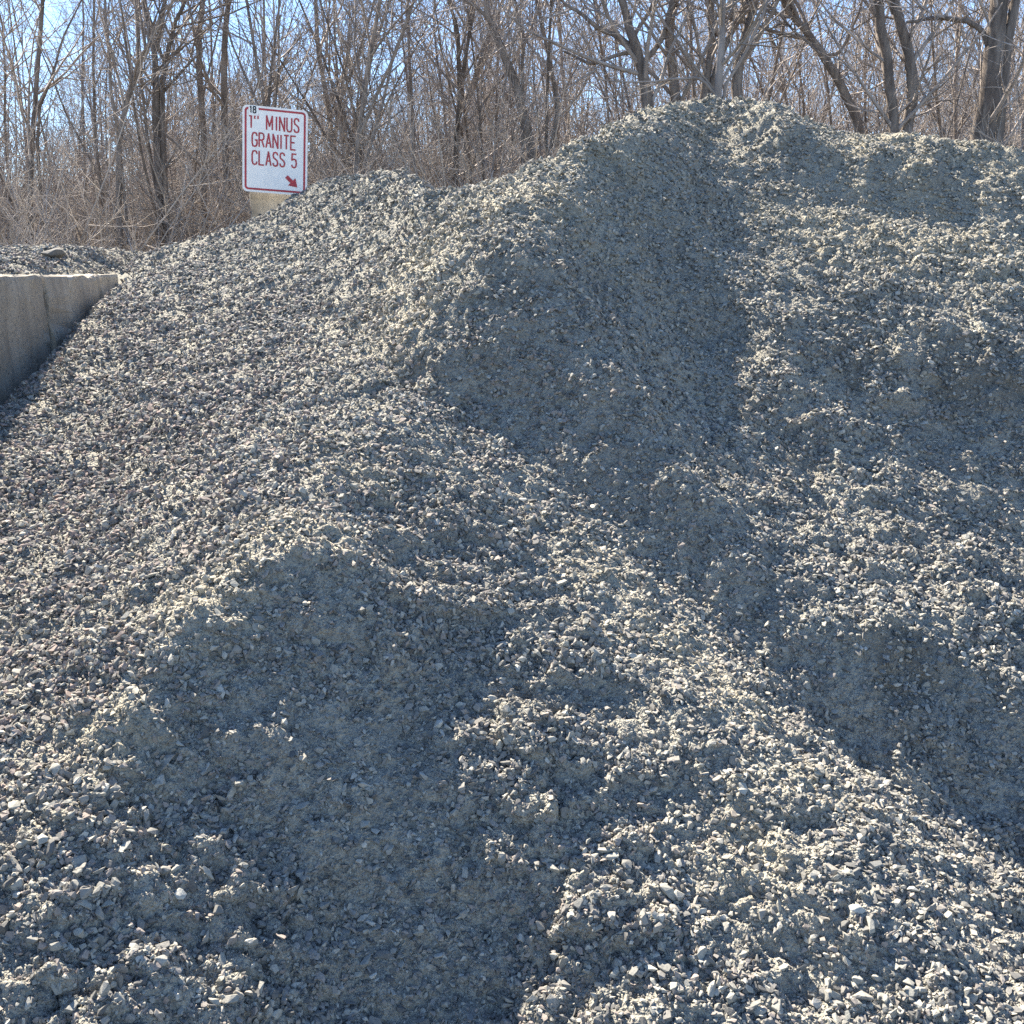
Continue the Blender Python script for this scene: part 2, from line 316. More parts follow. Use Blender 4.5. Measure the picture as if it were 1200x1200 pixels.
def relief(S0, step=26.0, iters=14, ws=0.055, wp=0.010):
    sun = np.array((math.sin(SUN_AZ)*math.cos(SUN_EL), math.cos(SUN_AZ)*math.cos(SUN_EL), math.sin(SUN_EL)))
    gxp = np.arange(-78, 1279, step); gyp = np.arange(108, 1255, step)
    PX, PY = np.meshgrid(gxp, gyp, indexing='ij'); n0, n1 = PX.shape
    xc = (PX-600)/1200; yc = (600-PY)/1200; fy = CP+yc*SP; A_ = xc/fy; B_ = (-SP+yc*CP)/fy
    Ys = np.linspace(1.0, 7.6, 700)
    D = np.full(PX.shape, np.nan)
    for i in range(n0):
        Zs = S0.raw(A_[i][:, None]*Ys, np.broadcast_to(Ys, (n1, 700)).copy()); below = (EYE+B_[i][:, None]*Ys) < Zs
        k = below.argmax(1); ok = below.any(1); D[i, ok] = Ys[k[ok]]
    valid = ~np.isnan(D)
    L0 = np.log(np.where(valid, D, 3.0))
    # light wanted at every cell centre
    cx = PX[:-1, :-1]+step/2; cy = PY[:-1, :-1]+step/2; num = 0; den = 0
    for (a, b, v) in LIGHT:
        wgt = ((cx-a)**2+(cy-b)**2+60)**-2.0; num = num+wgt*v; den = den+wgt
    T = num/den
    vid = -np.ones(PX.shape, int); vid[valid] = np.arange(valid.sum()); nv = int(valid.sum())
    cell = valid[:-1, :-1] & valid[1:, :-1] & valid[:-1, 1:] & valid[1:, 1:]
    cell &= (cx > -60)
    def resid(L):
        Y = np.exp(L); P = np.stack((A_*Y, Y, EYE+B_*Y), -1)
        u = P[1:, :-1]-P[:-1, :-1]+P[1:, 1:]-P[:-1, 1:]; v = P[:-1, :-1]-P[:-1, 1:]+P[1:, :-1]-P[1:, 1:]
        n = np.cross(u, v); nl = np.linalg.norm(n, axis=-1)+1e-9; sn = (n@sun)/nl; nz = n[..., 2]/nl
        r1 = sn-T; r1 = np.where((T < 0.04) & (r1 < 0), 0.15*r1, r1); r1 = np.where((T > 0.4) & (r1 > 0), 0.25*r1, r1)
        r4 = np.minimum(nz-0.62, 0)*4                      # no face steeper than gravel can stand
        dx2 = np.zeros_like(L); dx2[1:-1] = L[2:]-2*L[1:-1]+L[:-2]; mx = valid.copy(); mx[1:-1] &= valid[2:] & valid[:-2]; mx[[0, -1]] = False
        dy2 = np.zeros_like(L); dy2[:, 1:-1] = L[:, 2:]-2*L[:, 1:-1]+L[:, :-2]; my = valid.copy(); my[:, 1:-1] &= valid[:, 2:] & valid[:, :-2]; my[:, [0, -1]] = False
        return r1, r4, dx2*mx, dy2*my, (L-L0)*valid
    W = (1.0, 1.0, ws/0.01*0.5, ws/0.01*0.5, wp/0.01*0.5)
    def pack(R): return [R[0]*cell*W[0], R[1]*cell*W[1], R[2]*W[2], R[3]*W[3], R[4]*W[4]]
    L = L0.copy(); I, J = np.indices(PX.shape); lm = 1e-3
    R0 = pack(resid(L)); cost = sum((r*r).sum() for r in R0)
    for it in range(iters):
        H = np.zeros((nv, nv)); g = np.zeros(nv); eps = 1e-5
        cols = []
        for a in range(3):
            for b in range(3):
                sel = (I % 3 == a) & (J % 3 == b) & valid
                Rp = pack(resid(L+eps*sel)); cols.append((a, b, [(p-q)/eps for p, q in zip(Rp, R0)]))
        # per-residual Jacobian blocks: which perturbed node of each colour touches it
        rows_r, rows_i, rows_v = [], [], []; base = 0
        for t in range(5):
            m0, m1 = R0[t].shape
            ii, jj = np.indices((m0, m1)); rid = base+ii*m1+jj; base += m0*m1
            for a, b, J_ in cols:
                if t < 2: ni = ii+((a-ii) % 3); nj = jj+((b-jj) % 3); okk = (ni <= ii+1) & (nj <= jj+1)
                else:
                    ni = ii-1+((a-(ii-1)) % 3); nj = jj-1+((b-(jj-1)) % 3); okk = (ni >= 0) & (nj >= 0) & (ni < n0) & (nj < n1)
                val = J_[t]; okk &= (np.abs(val) > 1e-12); ni = np.clip(ni, 0, n0-1); nj = np.clip(nj, 0, n1-1); okk &= vid[ni, nj] >= 0
                rows_r.append(rid[okk]); rows_i.append(vid[ni, nj][okk]); rows_v.append(val[okk])
        rr = np.concatenate(rows_r); ri = np.concatenate(rows_i); rv = np.concatenate(rows_v)
        rall = np.concatenate([r.ravel() for r in R0])
        np.add.at(g, ri, rv*rall[rr])
        o = np.argsort(rr, kind='stable'); rr, ri, rv = rr[o], ri[o], rv[o]
        st = np.flatnonzero(np.r_[True, rr[1:] != rr[:-1]]); cnt = np.diff(np.r_[st, len(rr)])
        mxn = cnt.max(); Ix = np.zeros((len(st), mxn), int); Vx = np.zeros((len(st), mxn)); pos = np.arange(len(rr))-np.repeat(st, cnt); rowi = np.repeat(np.arange(len(st)), cnt)
        Ix[rowi, pos] = ri; Vx[rowi, pos] = rv
        for p in range(mxn):
            for q in range(mxn): H += np.bincount(Ix[:, p]*nv+Ix[:, q], Vx[:, p]*Vx[:, q], nv*nv).reshape(nv, nv)
        for _ in range(5):
            dl = np.linalg.solve(H+np.diag(np.diag(H)*lm+1e-6), -g); step_ = np.zeros_like(L); step_[valid] = np.clip(dl, -.06, .06)
            Rn = pack(resid(L+step_)); cn = sum((r*r).sum() for r in Rn)
            if cn < cost: L = L+step_; R0 = Rn; cost = cn; lm *= 0.4; break
            lm *= 5
        else: break
    Y = np.exp(L); return np.stack((A_*Y, Y, EYE+B_*Y), -1)[valid], (PX, PY, L, valid, A_, B_, T, cell)

RP, (rPX, rPY, rL, rV, *_) = relief(SURF0, 26.0, 9, 0.04, 0.006)
# the crest keeps its outline and follows the refined depth of the slope below it
crest2 = []
for c in crest:
    x, y, z = c; f = math.hypot(0, 1); dpt = y*CP-(z-EYE)*SP
    px = 600+1200*x/dpt; i = int(np.clip(round((px+78)/26.0), 0, rPX.shape[0]-1)); col = np.flatnonzero(rV[i])
    if len(col):
        y_new = math.exp(rL[i, col[0]]); up_ = math.exp(2*rL[i, col[0]]-rL[i, col[1]])
        y2 = min(max(y_new*1.02, 0.5*(y_new+up_)), y*1.08)
        x, z, y = x*y2/y, EYE+(z-EYE)*y2/y, y2
    crest2.append((x, y, z))
CTRL = []
poly(crest2, 3); far_side(crest2); pts(*OUTSIDE)
SURF = Surf(np.vstack((np.array(CTRL), RP)))
# sampled once on a 2.5 cm grid, then read by bilinear lookup
GX0, GY0, GST = -9.0, -0.6, 0.025
GXN, GYN = int(18/GST)+1, int(12.6/GST)+1
gx = GX0+np.arange(GXN)*GST; gy = GY0+np.arange(GYN)*GST
cx_, cy_ = np.meshgrid(gx[::2], gy[::2], indexing='ij')
Z2 = SURF.raw(cx_, cy_)
def up(Z):                                             # 5 cm -> 2.5 cm
    R = np.empty((Z.shape[0]*2-1, Z.shape[1])); R[::2] = Z; R[1::2] = 0.5*(Z[:-1]+Z[1:])
    Q = np.empty((R.shape[0], R.shape[1]*2-1)); Q[:, ::2] = R; Q[:, 1::2] = 0.5*(R[:, :-1]+R[:, 1:]); return Q
ZG = up(Z2); gx = gx[:ZG.shape[0]]; gy = gy[:ZG.shape[1]]
XX, YY = np.meshgrid(gx, gy, indexing='ij')
# spill lying on and behind the left wall
dw = -((XX-WALL_A[0])*WALL_N[0]+(YY-WALL_A[1])*WALL_N[1])            # metres behind the inner face
tw = (XX-WALL_A[0])*WALL_D[0]+(YY-WALL_A[1])*WALL_D[1]               # metres along it
sm = lambda a, b, v: (lambda t: t*t*(3-2*t))(np.clip((v-a)/(b-a), 0, 1))
spill = WALL_TOP-0.045+0.075*sm(0.08, 0.5, dw)+0.13*sm(0.9, 2.6, tw)*sm(0.02, 0.35, dw)*sm(6.5, 4.6, tw)-0.06*sm(1.2, 2.0, dw)-1.4*sm(1.7, 3.4, dw)-1.6*sm(-0.1, -2.2, tw)*sm(0.6, 1.0, dw)
ZG = ZG+0.10*sm(0.0, 0.16, -dw)*sm(0.8, 0.25, -dw)*sm(2.2, 1.4, tw)  # low bank inside the wall, added to narrow the wall's cast shadow
m_sp = sm(0.05, 0.13, dw)*sm(6.2, 5.0, tw)
ZG = ZG*(1-m_sp)+np.maximum(spill, ZG)*m_sp
# the pile thins out to the ground at its far rim
rim = np.maximum(sm(4.6, 8.5, np.abs(XX)), np.maximum(sm(9.3, 11.4, YY), sm(0.7, 0.1, YY)))
ZG = ZG*(1-rim)+(-0.25)*rim
for _ in range(1):
    ZG[1:-1, 1:-1] = 0.5*ZG[1:-1, 1:-1]+0.125*(ZG[:-2, 1:-1]+ZG[2:, 1:-1]+ZG[1:-1, :-2]+ZG[1:-1, 2:])
GXD, GYD = np.gradient(ZG, GST)
def look(G, x, y):
    u = np.clip((x-GX0)/GST, 0, G.shape[0]-1.001); v = np.clip((y-GY0)/GST, 0, G.shape[1]-1.001)
    i = u.astype(int); j = v.astype(int); u = u-i; v = v-j
    return (G[i, j]*(1-u)+G[i+1, j]*u)*(1-v)+(G[i, j+1]*(1-u)+G[i+1, j+1]*u)*v
def hit(px, py):                                       # where a sight line meets the pile
    a, b = ray(px, py); Y = np.linspace(0.9, 9, 4000)
    d = EYE+b*Y-look(ZG, a*Y, Y); k = int(np.argmax(d < 0)) if (d < 0).any() else len(Y)-1
    return (a*Y[k], Y[k], EYE+b*Y[k])

# how coarse (1) or fine and smooth (0) the surface lies; how bare of dust the stones are; patches of dark brown
def field(lst, x, y, p=3.0):
    num = 0; den = 0
    for (px, py, v) in lst:
        h = hit(px, py); d = ((x-h[0])**2+(y-h[1])**2+0.01)**(-p/2); num = num+d*v; den = den+d
    return num/den
COARSE = [(60, 600, .3), (200, 500, .3), (300, 400, .35), (350, 300, .35), (100, 800, .3), (250, 600, .35), (450, 250, .4), (300, 560, .35), (240, 700, .35), (120, 860, .4), (340, 620, .35), (420, 540, .5),
          (450, 450, .9), (520, 600, 1), (560, 700, 1), (620, 820, 1), (640, 950, 1), (700, 1050, .9), (450, 620, .9), (400, 700, .7), (480, 820, .7), (250, 850, .75), (150, 980, .9), (60, 1100, .9), (250, 1000, .8), (330, 1060, .5), (420, 950, .05), (450, 1050, .1), (400, 850, .15), (500, 1100, .25), (560, 1180, .7),
          (700, 640, .4), (800, 780, .3), (760, 840, .6), (900, 920, .2), (850, 1000, .3), (1000, 1050, .4), (900, 1150, .45), (1100, 1150, .55), (1150, 1000, .5), (1000, 960, .45), (570, 450, .15), (620, 480, .05), (540, 440, .4),
          (590, 400, .15), (640, 310, .05), (720, 250, .05), (560, 420, .3), (600, 330, .1), (800, 300, .08), (700, 420, .05), (780, 200, .05), (820, 420, .15), (680, 530, .05), (730, 575, .05), (780, 620, .05), (830, 665, .08), (640, 450, .1), (800, 540, .35), (880, 710, .05), (950, 800, .15), (1100, 850, .05), (1170, 860, .05), (1050, 890, .3),
          (560, 330, .6), (600, 240, .7), (700, 170, .7), (850, 130, .7), (860, 260, .8), (950, 280, .9), (1050, 300, 1), (1150, 310, .9), (1050, 370, 1), (1180, 400, .7), (1000, 210, .05), (1120, 215, .05), (930, 190, .1), (1050, 172, .7), (1160, 175, .7),
          (1000, 420, .6), (1100, 450, .5), (1100, 520, .15), (950, 520, .5), (900, 450, .5), (900, 600, .7), (1000, 620, .9), (1100, 680, 1), (1000, 700, .9), (1150, 750, .9), (1180, 620, .3), (1080, 760, .4)]
CLEAN = [(60, 600, .9), (200, 500, .9), (300, 400, .7), (100, 800, .9), (300, 600, .7), (60, 420, .8), (450, 250, .4), (450, 450, .5), (240, 720, .3), (600, 240, .3), (700, 170, .2), (150, 1050, .5), (420, 950, .2), (600, 800, .25), (680, 1080, .5), (900, 950, .25), (1000, 1150, .4), (1000, 600, .3), (1050, 300, .1), (750, 300, .1), (900, 700, .3), (1100, 850, .1)]
DARK_BROWN = [(1010, 420, .10, .5), (1120, 450, .12, .45), (1060, 785, .10, .5), (1180, 430, .1, .4), (880, 490, .07, .3), (1195, 1045, .075, .75), (820, 330, .08, .25), (800, 290, .05, .2), (940, 540, .08, .35)]

# ------------------------------------------------------------------ pile mesh: finer towards the path in front of it
ang = np.radians(np.r_[np.linspace(-62, -34, 48, endpoint=False), np.arange(-34, 34, 0.15), np.linspace(34, 62, 49)])
rad = np.r_[np.linspace(0.25, 1.1, 40, endpoint=False), 1.1*np.exp(np.linspace(0, math.log(8.3/1.1), 860, endpoint=False)), np.linspace(8.3, 12.0, 60)]
A, R = np.meshgrid(ang, rad, indexing='ij')
X = np.sin(A)*R; Y = np.cos(A)*R
PX = 0.028*fbm(X, Y, 0.30, 3, 131)+0.018*fbm(X, Y, 0.07, 2, 141); PY = 0.028*fbm(X, Y, 0.30, 3, 151)+0.018*fbm(X, Y, 0.07, 2, 161)
nw = sm(0.15, 0.5, np.abs((X-WALL_A[0])*WALL_N[0]+(Y-WALL_A[1])*WALL_N[1])); PX *= nw; PY *= nw     # not beside the wall
Z = look(ZG, X+PX, Y+PY); DX = look(GXD, X+PX, Y+PY); DY = look(GYD, X+PX, Y+PY)
N = np.stack((-DX, -DY, np.ones_like(DX)), -1); N /= np.linalg.norm(N, axis=-1, keepdims=True)
co = field(COARSE, X, Y); co = np.clip(co+0.18*fbm(X, Y, 0.35, 3, 5), 0, 1)
# noise is read in plan, stretched on steep ground by the slope length so lumps keep their size
U = X+0.5*Z; W = Y+0.6*Z
h = 0.016*fbm(U, W, 0.40, 3, 1)+0.018*co*fbm(U, W, 0.17, 3, 2)
wx = 0.03*fbm(U, W, 0.06, 2, 31); wy = 0.03*fbm(U, W, 0.06, 2, 41)
h += (0.004+0.040*co**1.5)*domes(U+1.6*wx, W+1.6*wy, 0.12, 51, 2.2, 0.55)
h += (0.004+0.028*co)*domes(U+wx, W+wy, 0.062, 61, 1.8, 0.7)
h += (0.004+0.015*co)*domes(U+wx*.5, W+wy*.5, 0.030, 71, 1.5, 0.8)
h += (0.003+0.006*co)*domes(U, W, 0.014, 81, 1.3, 0.8)
h += 0.004*fbm(U, W, 0.03, 3, 91)
h -= 0.02*co
lim = sm(0.0, 0.12, np.abs(-((X-WALL_A[0])*WALL_N[0]+(Y-WALL_A[1])*WALL_N[1])-0.0))*0.8+0.2
V = np.stack((X, Y, Z), -1)+N*(h*lim)[..., None]
na, nr = X.shape
idx = np.arange(na*nr).reshape(na, nr)
F = np.stack((idx[:-1, :-1], idx[1:, :-1], idx[1:, 1:], idx[:-1, 1:]), -1).reshape(-1, 4)
Vf = V.reshape(-1, 3)
pile_me = mesh_np('gravel_pile', Vf, F, True)
dark_brown = np.zeros(na*nr)
for (px, py, r_, a_) in DARK_BROWN:
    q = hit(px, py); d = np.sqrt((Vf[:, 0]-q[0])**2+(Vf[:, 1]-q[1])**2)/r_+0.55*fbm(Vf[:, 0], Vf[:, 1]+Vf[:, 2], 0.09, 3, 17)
    dark_brown = np.maximum(dark_brown, a_*np.clip(1.6-d, 0, 1))
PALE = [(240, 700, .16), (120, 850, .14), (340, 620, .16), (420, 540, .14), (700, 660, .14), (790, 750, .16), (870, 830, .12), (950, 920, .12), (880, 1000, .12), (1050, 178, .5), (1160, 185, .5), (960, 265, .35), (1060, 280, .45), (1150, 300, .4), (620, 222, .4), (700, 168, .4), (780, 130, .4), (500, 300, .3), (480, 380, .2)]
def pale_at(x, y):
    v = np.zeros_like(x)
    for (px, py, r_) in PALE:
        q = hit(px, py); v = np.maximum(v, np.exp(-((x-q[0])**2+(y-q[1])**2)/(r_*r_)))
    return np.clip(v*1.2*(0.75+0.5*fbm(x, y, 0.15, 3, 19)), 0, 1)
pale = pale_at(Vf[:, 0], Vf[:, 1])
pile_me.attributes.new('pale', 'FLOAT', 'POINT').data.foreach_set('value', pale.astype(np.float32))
pile_me.attributes.new('dark_brown', 'FLOAT', 'POINT').data.foreach_set('value', dark_brown.astype(np.float32))
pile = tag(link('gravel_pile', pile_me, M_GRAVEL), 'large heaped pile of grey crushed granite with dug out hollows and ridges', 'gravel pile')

# ------------------------------------------------------------------ stones
def stone_mesh(name, seed, n=11, flat=0.7, rough=0.0):
    r = random.Random(seed); bm = bmesh.new()
    for _ in range(n):
        v = Vector((r.gauss(0, 1), r.gauss(0, 1), r.gauss(0, 1))).normalized()*r.uniform(0.8, 1.05)
        bm.verts.new((v.x*0.5*r.uniform(.9, 1.1), v.y*0.5*r.uniform(0.7, 0.85), v.z*0.5*flat))
    bmesh.ops.convex_hull(bm, input=bm.verts)
    bmesh.ops.delete(bm, geom=[v for v in bm.verts if not v.link_faces], context='VERTS')
    if rough:
        bmesh.ops.bevel(bm, geom=bm.edges[:], offset=0.035, segments=1, affect='EDGES', clamp_overlap=True)
    bmesh.ops.triangulate(bm, faces=bm.faces[:])
    me = bpy.data.meshes.new(name); bm.to_mesh(me); bm.free(); me.materials.append(M_STONE); return me
protos = bpy.data.collections.new('stone_shapes')       # not in the scene: only a source of shapes
for k in range(14):
    o = bpy.data.objects.new('stone_shape_%02d' % k, stone_mesh('pebble', 100+k, 9+k % 4, 0.5+0.035*(k % 10))); protos.objects.link(o)
def scatter_group(name, col):
    ng = bpy.data.node_groups.new(name, 'GeometryNodeTree')
    ng.interface.new_socket('Geometry', in_out='INPUT', socket_type='NodeSocketGeometry')
    ng.interface.new_socket('Geometry', in_out='OUTPUT', socket_type='NodeSocketGeometry')
    n = ng.nodes; L = ng.links; i = n.new('NodeGroupInput'); o = n.new('NodeGroupOutput')
    ci = n.new('GeometryNodeCollectionInfo'); ci.inputs['Collection'].default_value = col; ci.inputs['Separate Children'].default_value = True; ci.inputs['Reset Children'].default_value = True
    ip = n.new('GeometryNodeInstanceOnPoints'); ip.inputs['Pick Instance'].default_value = True
    def att(nm, t):
        a = n.new('GeometryNodeInputNamedAttribute'); a.data_type = t; a.inputs['Name'].default_value = nm; return a.outputs['Attribute']
    L.new(i.outputs[0], ip.inputs['Points']); L.new(ci.outputs[0], ip.inputs['Instance'])
    L.new(att('pick', 'INT'), ip.inputs['Instance Index']); L.new(att('rot', 'FLOAT_VECTOR'), ip.inputs['Rotation']); L.new(att('size', 'FLOAT_VECTOR'), ip.inputs['Scale'])
    L.new(ip.outputs[0], o.inputs[0]); return ng
def scatter(name, P, rot, size, pick, ng, extra={}):
    me = bpy.data.meshes.new(name); me.vertices.add(len(P)); me.vertices.foreach_set('co', P.astype(np.float32).ravel())
    me.attributes.new('rot', 'FLOAT_VECTOR', 'POINT').data.foreach_set('vector', rot.astype(np.float32).ravel())
    me.attributes.new('size', 'FLOAT_VECTOR', 'POINT').data.foreach_set('vector', size.astype(np.float32).ravel())
    me.attributes.new('pick', 'INT', 'POINT').data.foreach_set('value', pick.astype(np.int32))
    for k, v in extra.items(): me.attributes.new(k, 'FLOAT', 'POINT').data.foreach_set('value', v.astype(np.float32))
    o = link(name, me); md = o.modifiers.new('scatter', 'NODES'); md.node_group = ng; return o

# candidate cells of the pile mesh that lie in or near the frame
Pc = 0.25*(V[:-1, :-1]+V[1:, :-1]+V[1:, 1:]+V[:-1, 1:]).reshape(-1, 3)
e1 = (V[1:, :-1]-V[:-1, :-1]).reshape(-1, 3); e2 = (V[:-1, 1:]-V[:-1, :-1]).reshape(-1, 3)
fn = np.cross(e1, e2); area = np.linalg.norm(fn, axis=1); fn /= area[:, None]+1e-12; fn[fn[:, 2] < 0] *= -1
dist = np.linalg.norm(Pc-np.array((0, 0, EYE)), axis=1)
wa = np.degrees(np.arctan2(Pc[:, 0], Pc[:, 1]))
dwc = -((Pc[:, 0]-WALL_A[0])*WALL_N[0]+(Pc[:, 1]-WALL_A[1])*WALL_N[1]); twc = (Pc[:, 0]-WALL_A[0])*WALL_D[0]+(Pc[:, 1]-WALL_A[1])*WALL_D[1]
ok = (np.abs(wa) < 40) & (dist > 1.2) & (Pc[:, 2] > 0.0) & (Pc[:, 1] < 8.2) & ~((dwc > -0.005) & (twc < 2.55) & (Pc[:, 2] < WALL_TOP+0.005))
coc = 0.25*(co[:-1, :-1]+co[1:, :-1]+co[1:, 1:]+co[:-1, 1:]).ravel()
clc = np.clip(field(CLEAN, X[:-1, :-1], Y[:-1, :-1]).ravel(), 0, 1)
patch = np.clip(0.55+1.1*fbm(Pc[:, 0], Pc[:, 1]+0.7*Pc[:, 2], 0.22, 3, 201), 0.12, 1.6)
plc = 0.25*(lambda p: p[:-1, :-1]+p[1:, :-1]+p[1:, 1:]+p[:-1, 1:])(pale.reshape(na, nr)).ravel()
def lay(n, smin_px, smin, smax, power, wgt, seed, sink=0.2):
    r = np.random.default_rng(seed)
    p = np.where(ok, wgt, 0); p = p/p.sum()
    f = r.choice(len(Pc), n, p=p)
    i, j = np.divmod(f, nr-1)
    a = r.random(n)[:, None]; b = r.random(n)[:, None]
    q = (V[i, j]*(1-a)+V[i+1, j]*a)*(1-b)+(V[i, j+1]*(1-a)+V[i+1, j+1]*a)*b
    lo = np.maximum(smin, smin_px*dist[f]/1024.0)
    lo = np.minimum(lo, smax*0.8)
    u = r.random(n); k = 1-power
    s = (lo**k+u*(smax**k-lo**k))**(1/k)
    nn = fn[f]; q = q+nn*(s*(0.34-sink*r.random(n)*1.6-0.14*(1-np.maximum(coc, clc)[f])))[:, None]
    # lie flat on the slope with some tilt
    t = np.stack((np.arctan2(-nn[:, 1], nn[:, 2]), np.arcsin(np.clip(nn[:, 0], -1, 1)), np.zeros(n)), -1)*(0.75+0.25*(1-coc[f]))[:, None]
    til = r.normal(0, 1, (n, 3))*(0.10+0.42*np.maximum(coc, 0.85*clc)[f])[:, None]; rot = t+til; rot[:, 2] = r.random(n)*6.283
    sz = s[:, None]*np.stack((r.uniform(.85, 1.25, n), r.uniform(.8, 1.1, n), r.uniform(.6, 1.15, n)), -1)
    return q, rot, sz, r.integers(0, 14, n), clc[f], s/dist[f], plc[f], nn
big = lay(95000, 5.5, 0.011, 0.034, 2.9, patch*area**0.25*(0.10+np.maximum(coc, clc))*(0.25+0.75*np.clip(dist/3.0, 0, 1)), 1, 0.18)
mid = lay(110000, 2.8, 0.006, 0.017, 2.6, area**0.35*(0.22+np.maximum(coc, clc)), 2, 0.2)
fine = lay(150000, 1.6, 0.003, 0.009, 2.4, area**0.45*(1.1-0.5*coc), 3, 0.2)
flush = lay(22000, 5.0, 0.010, 0.030, 2.6, area**0.3*np.clip(0.75-coc, 0, 1)*(1-0.8*clc), 4, 0.05)
flush = (flush[0]-flush[7]*flush[2][:, 2:3]*-0.05,)+flush[1:]
Q = [np.concatenate([a[k] for a in (big, mid, fine, flush)]) for k in range(7)]
NN = np.concatenate([a[7] for a in (big, mid, fine, flush)])
# the 300 stones that show largest become pieces of their own
xx_ = Q[0][:, 0]/np.maximum(Q[0][:, 1]*CP-(Q[0][:, 2]-EYE)*SP, 0.1); yy_ = ((Q[0][:, 2]-EYE)*CP+Q[0][:, 1]*SP)/np.maximum(Q[0][:, 1]*CP-(Q[0][:, 2]-EYE)*SP, 0.1)
seen = (np.abs(xx_) < 0.49) & (np.abs(yy_) < 0.49)
order = np.argsort(-(Q[5]*seen))[:300]
rest = np.ones(len(Q[0]), bool); rest[order] = False
NG = scatter_group('gravel_scatter', protos)
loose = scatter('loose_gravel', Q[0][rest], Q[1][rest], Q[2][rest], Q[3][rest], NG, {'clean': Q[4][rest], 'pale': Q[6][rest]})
loose.parent = pile; loose['kind'] = 'stuff'
NEAR = [stone_mesh('stone', 300+k, 14+k % 5, 0.5+0.03*(k % 9), 1) for k in range(12)]
for n_, k in enumerate(order):
    o = link('stone', NEAR[n_ % 12], None, pile, Q[0][k]); o.rotation_euler = Q[1][k]; o.scale = Q[2][k]*1.1

# ------------------------------------------------------------------ concrete block walls
def block_mesh(name, l, d, hh, seed, jag=0.004):
    r = random.Random(seed); bm = bmesh.new()
    bmesh.ops.create_cube(bm, size=1)
    for v in bm.verts: v.co = Vector((v.co.x*l, v.co.y*d, v.co.z*hh))
    bmesh.ops.bevel(bm, geom=bm.edges[:], offset=0.020, segments=2, affect='EDGES', profile=0.6)
    bmesh.ops.subdivide_edges(bm, edges=[e for e in bm.edges if e.calc_length() > 0.3], cuts=16, use_grid_fill=True)
    bmesh.ops.triangulate(bm, faces=[f for f in bm.faces if len(f.verts) > 4])
    from mathutils import noise as mn
    for v in bm.verts:
        q = v.co*7+Vector((seed*3.1, 0, 0)); e = sum(abs(c_) > lim_*0.5-0.03 for c_, lim_ in zip(v.co, (l, d, hh)))
        k_ = jag*(1+1.6*(e >= 2)); v.co += mn.noise_vector(q)*k_*1.6+mn.noise_vector(q*4)*k_
    me = bpy.data.meshes.new(name); bm.to_mesh(me); bm.free(); me.materials.append(M_CONC); return me
BANG = math.atan2(WALL_D[1], WALL_D[0])
def wall_blocks(root, start, dvec, nvec, lens, courses, bh, depth, offs):
    ang_ = math.atan2(dvec[1], dvec[0])
    for c in range(courses):
        t = offs[c % len(offs)]
        for k, L_ in enumerate(lens):
            p = np.array(start)+np.array(dvec)*(t+L_/2)-np.array(nvec)*(depth/2+random.uniform(-0.018, 0.018))
            o = link('concrete_block', block_mesh('concrete_block', L_-0.034, depth, bh-0.010, c*50+k), None, root, (p[0], p[1], c*bh+bh/2))
            o.rotation_euler = (0, 0, ang_+random.uniform(-0.004, 0.004)); t += L_
LW = empty('concrete_block_wall'); tag(LW, 'low weathered concrete block wall half buried along the left slope of the gravel', 'wall')
wall_blocks(LW, WALL_A, WALL_D, WALL_N, [1.22, 1.22, 0.32, 0.52, 0.34], 2, WALL_TOP/2, 0.6, [-1.10, -1.55])
# short back wall that carries the sign
BD = np.array((0.983, 0.184)); BN = np.array((0.184, -0.983))
b0 = at(290, 224, 7.75); B_TOP = b0[2]
BW = empty('concrete_block_wall'); tag(BW, 'concrete block wall end under the white sign behind the gravel crest', 'wall')
wall_blocks(BW, (b0[0], b0[1]), BD, BN, [1.22, 0.61], 3, B_TOP/3, 0.6, [0])

# ------------------------------------------------------------------ sign
SW, SH = 0.462, 0.615
def rounded(wd, ht, r, n=7):
    out = []
    for cx, cy, a0 in ((wd/2-r, ht/2-r, 0), (-wd/2+r, ht/2-r, 90), (-wd/2+r, -ht/2+r, 180), (wd/2-r, -ht/2+r, 270)):
        for k in range(n):
            a = math.radians(a0+90*k/(n-1)); out.append((cx+r*math.cos(a), cy+r*math.sin(a)))
    return out
def prism(name, outline, z0, z1, mat, parent):
    n = len(outline); bm = bmesh.new()
    f = bm.faces.new([bm.verts.new((x, y, z0)) for x, y in outline])
    e = bmesh.ops.extrude_face_region(bm, geom=[f]); 
    for v in [g for g in e['geom'] if isinstance(g, bmesh.types.BMVert)]: v.co.z = z1
    bmesh.ops.recalc_face_normals(bm, faces=bm.faces[:])
    me = bpy.data.meshes.new(name); bm.to_mesh(me); bm.free(); return link(name, me, mat, parent)
sc_ = at(322.5, 173, 7.55)
sign = empty('sign', (sc_[0], sc_[1], sc_[2]-SH/2))
tag(sign, 'white rectangular sign with red border, red lettering and a red arrow', 'sign')
sign.scale = (0.963, 0.935, 1)
sign.rotation_euler = Euler((math.radians(90-2), 0, math.radians(17)), 'XYZ')
def local(o):                                           # plate plane: x right, y up, z towards the viewer
    o.location.y += SH/2; return o
ROLL = math.radians(-3.4)
plate = empty('plate_frame'); bpy.data.objects.remove(plate)
def sp(o):
    o.matrix_local = Matrix.Translation((0, SH/2, 0)) @ Matrix.Rotation(ROLL, 4, 'Z') @ o.matrix_local; return o
pl = prism('plate', rounded(SW, SH, 0.035), -0.0015, 0.0015, M_WHITE, sign)
outer = rounded(SW-0.030, SH-0.030, 0.026); inner = rounded(SW-0.058, SH-0.058, 0.014)
bm = bmesh.new(); n_ = len(outer)
vo = [bm.verts.new((x, y, 0.0028)) for x, y in outer]; vi = [bm.verts.new((x, y, 0.0028)) for x, y in inner]
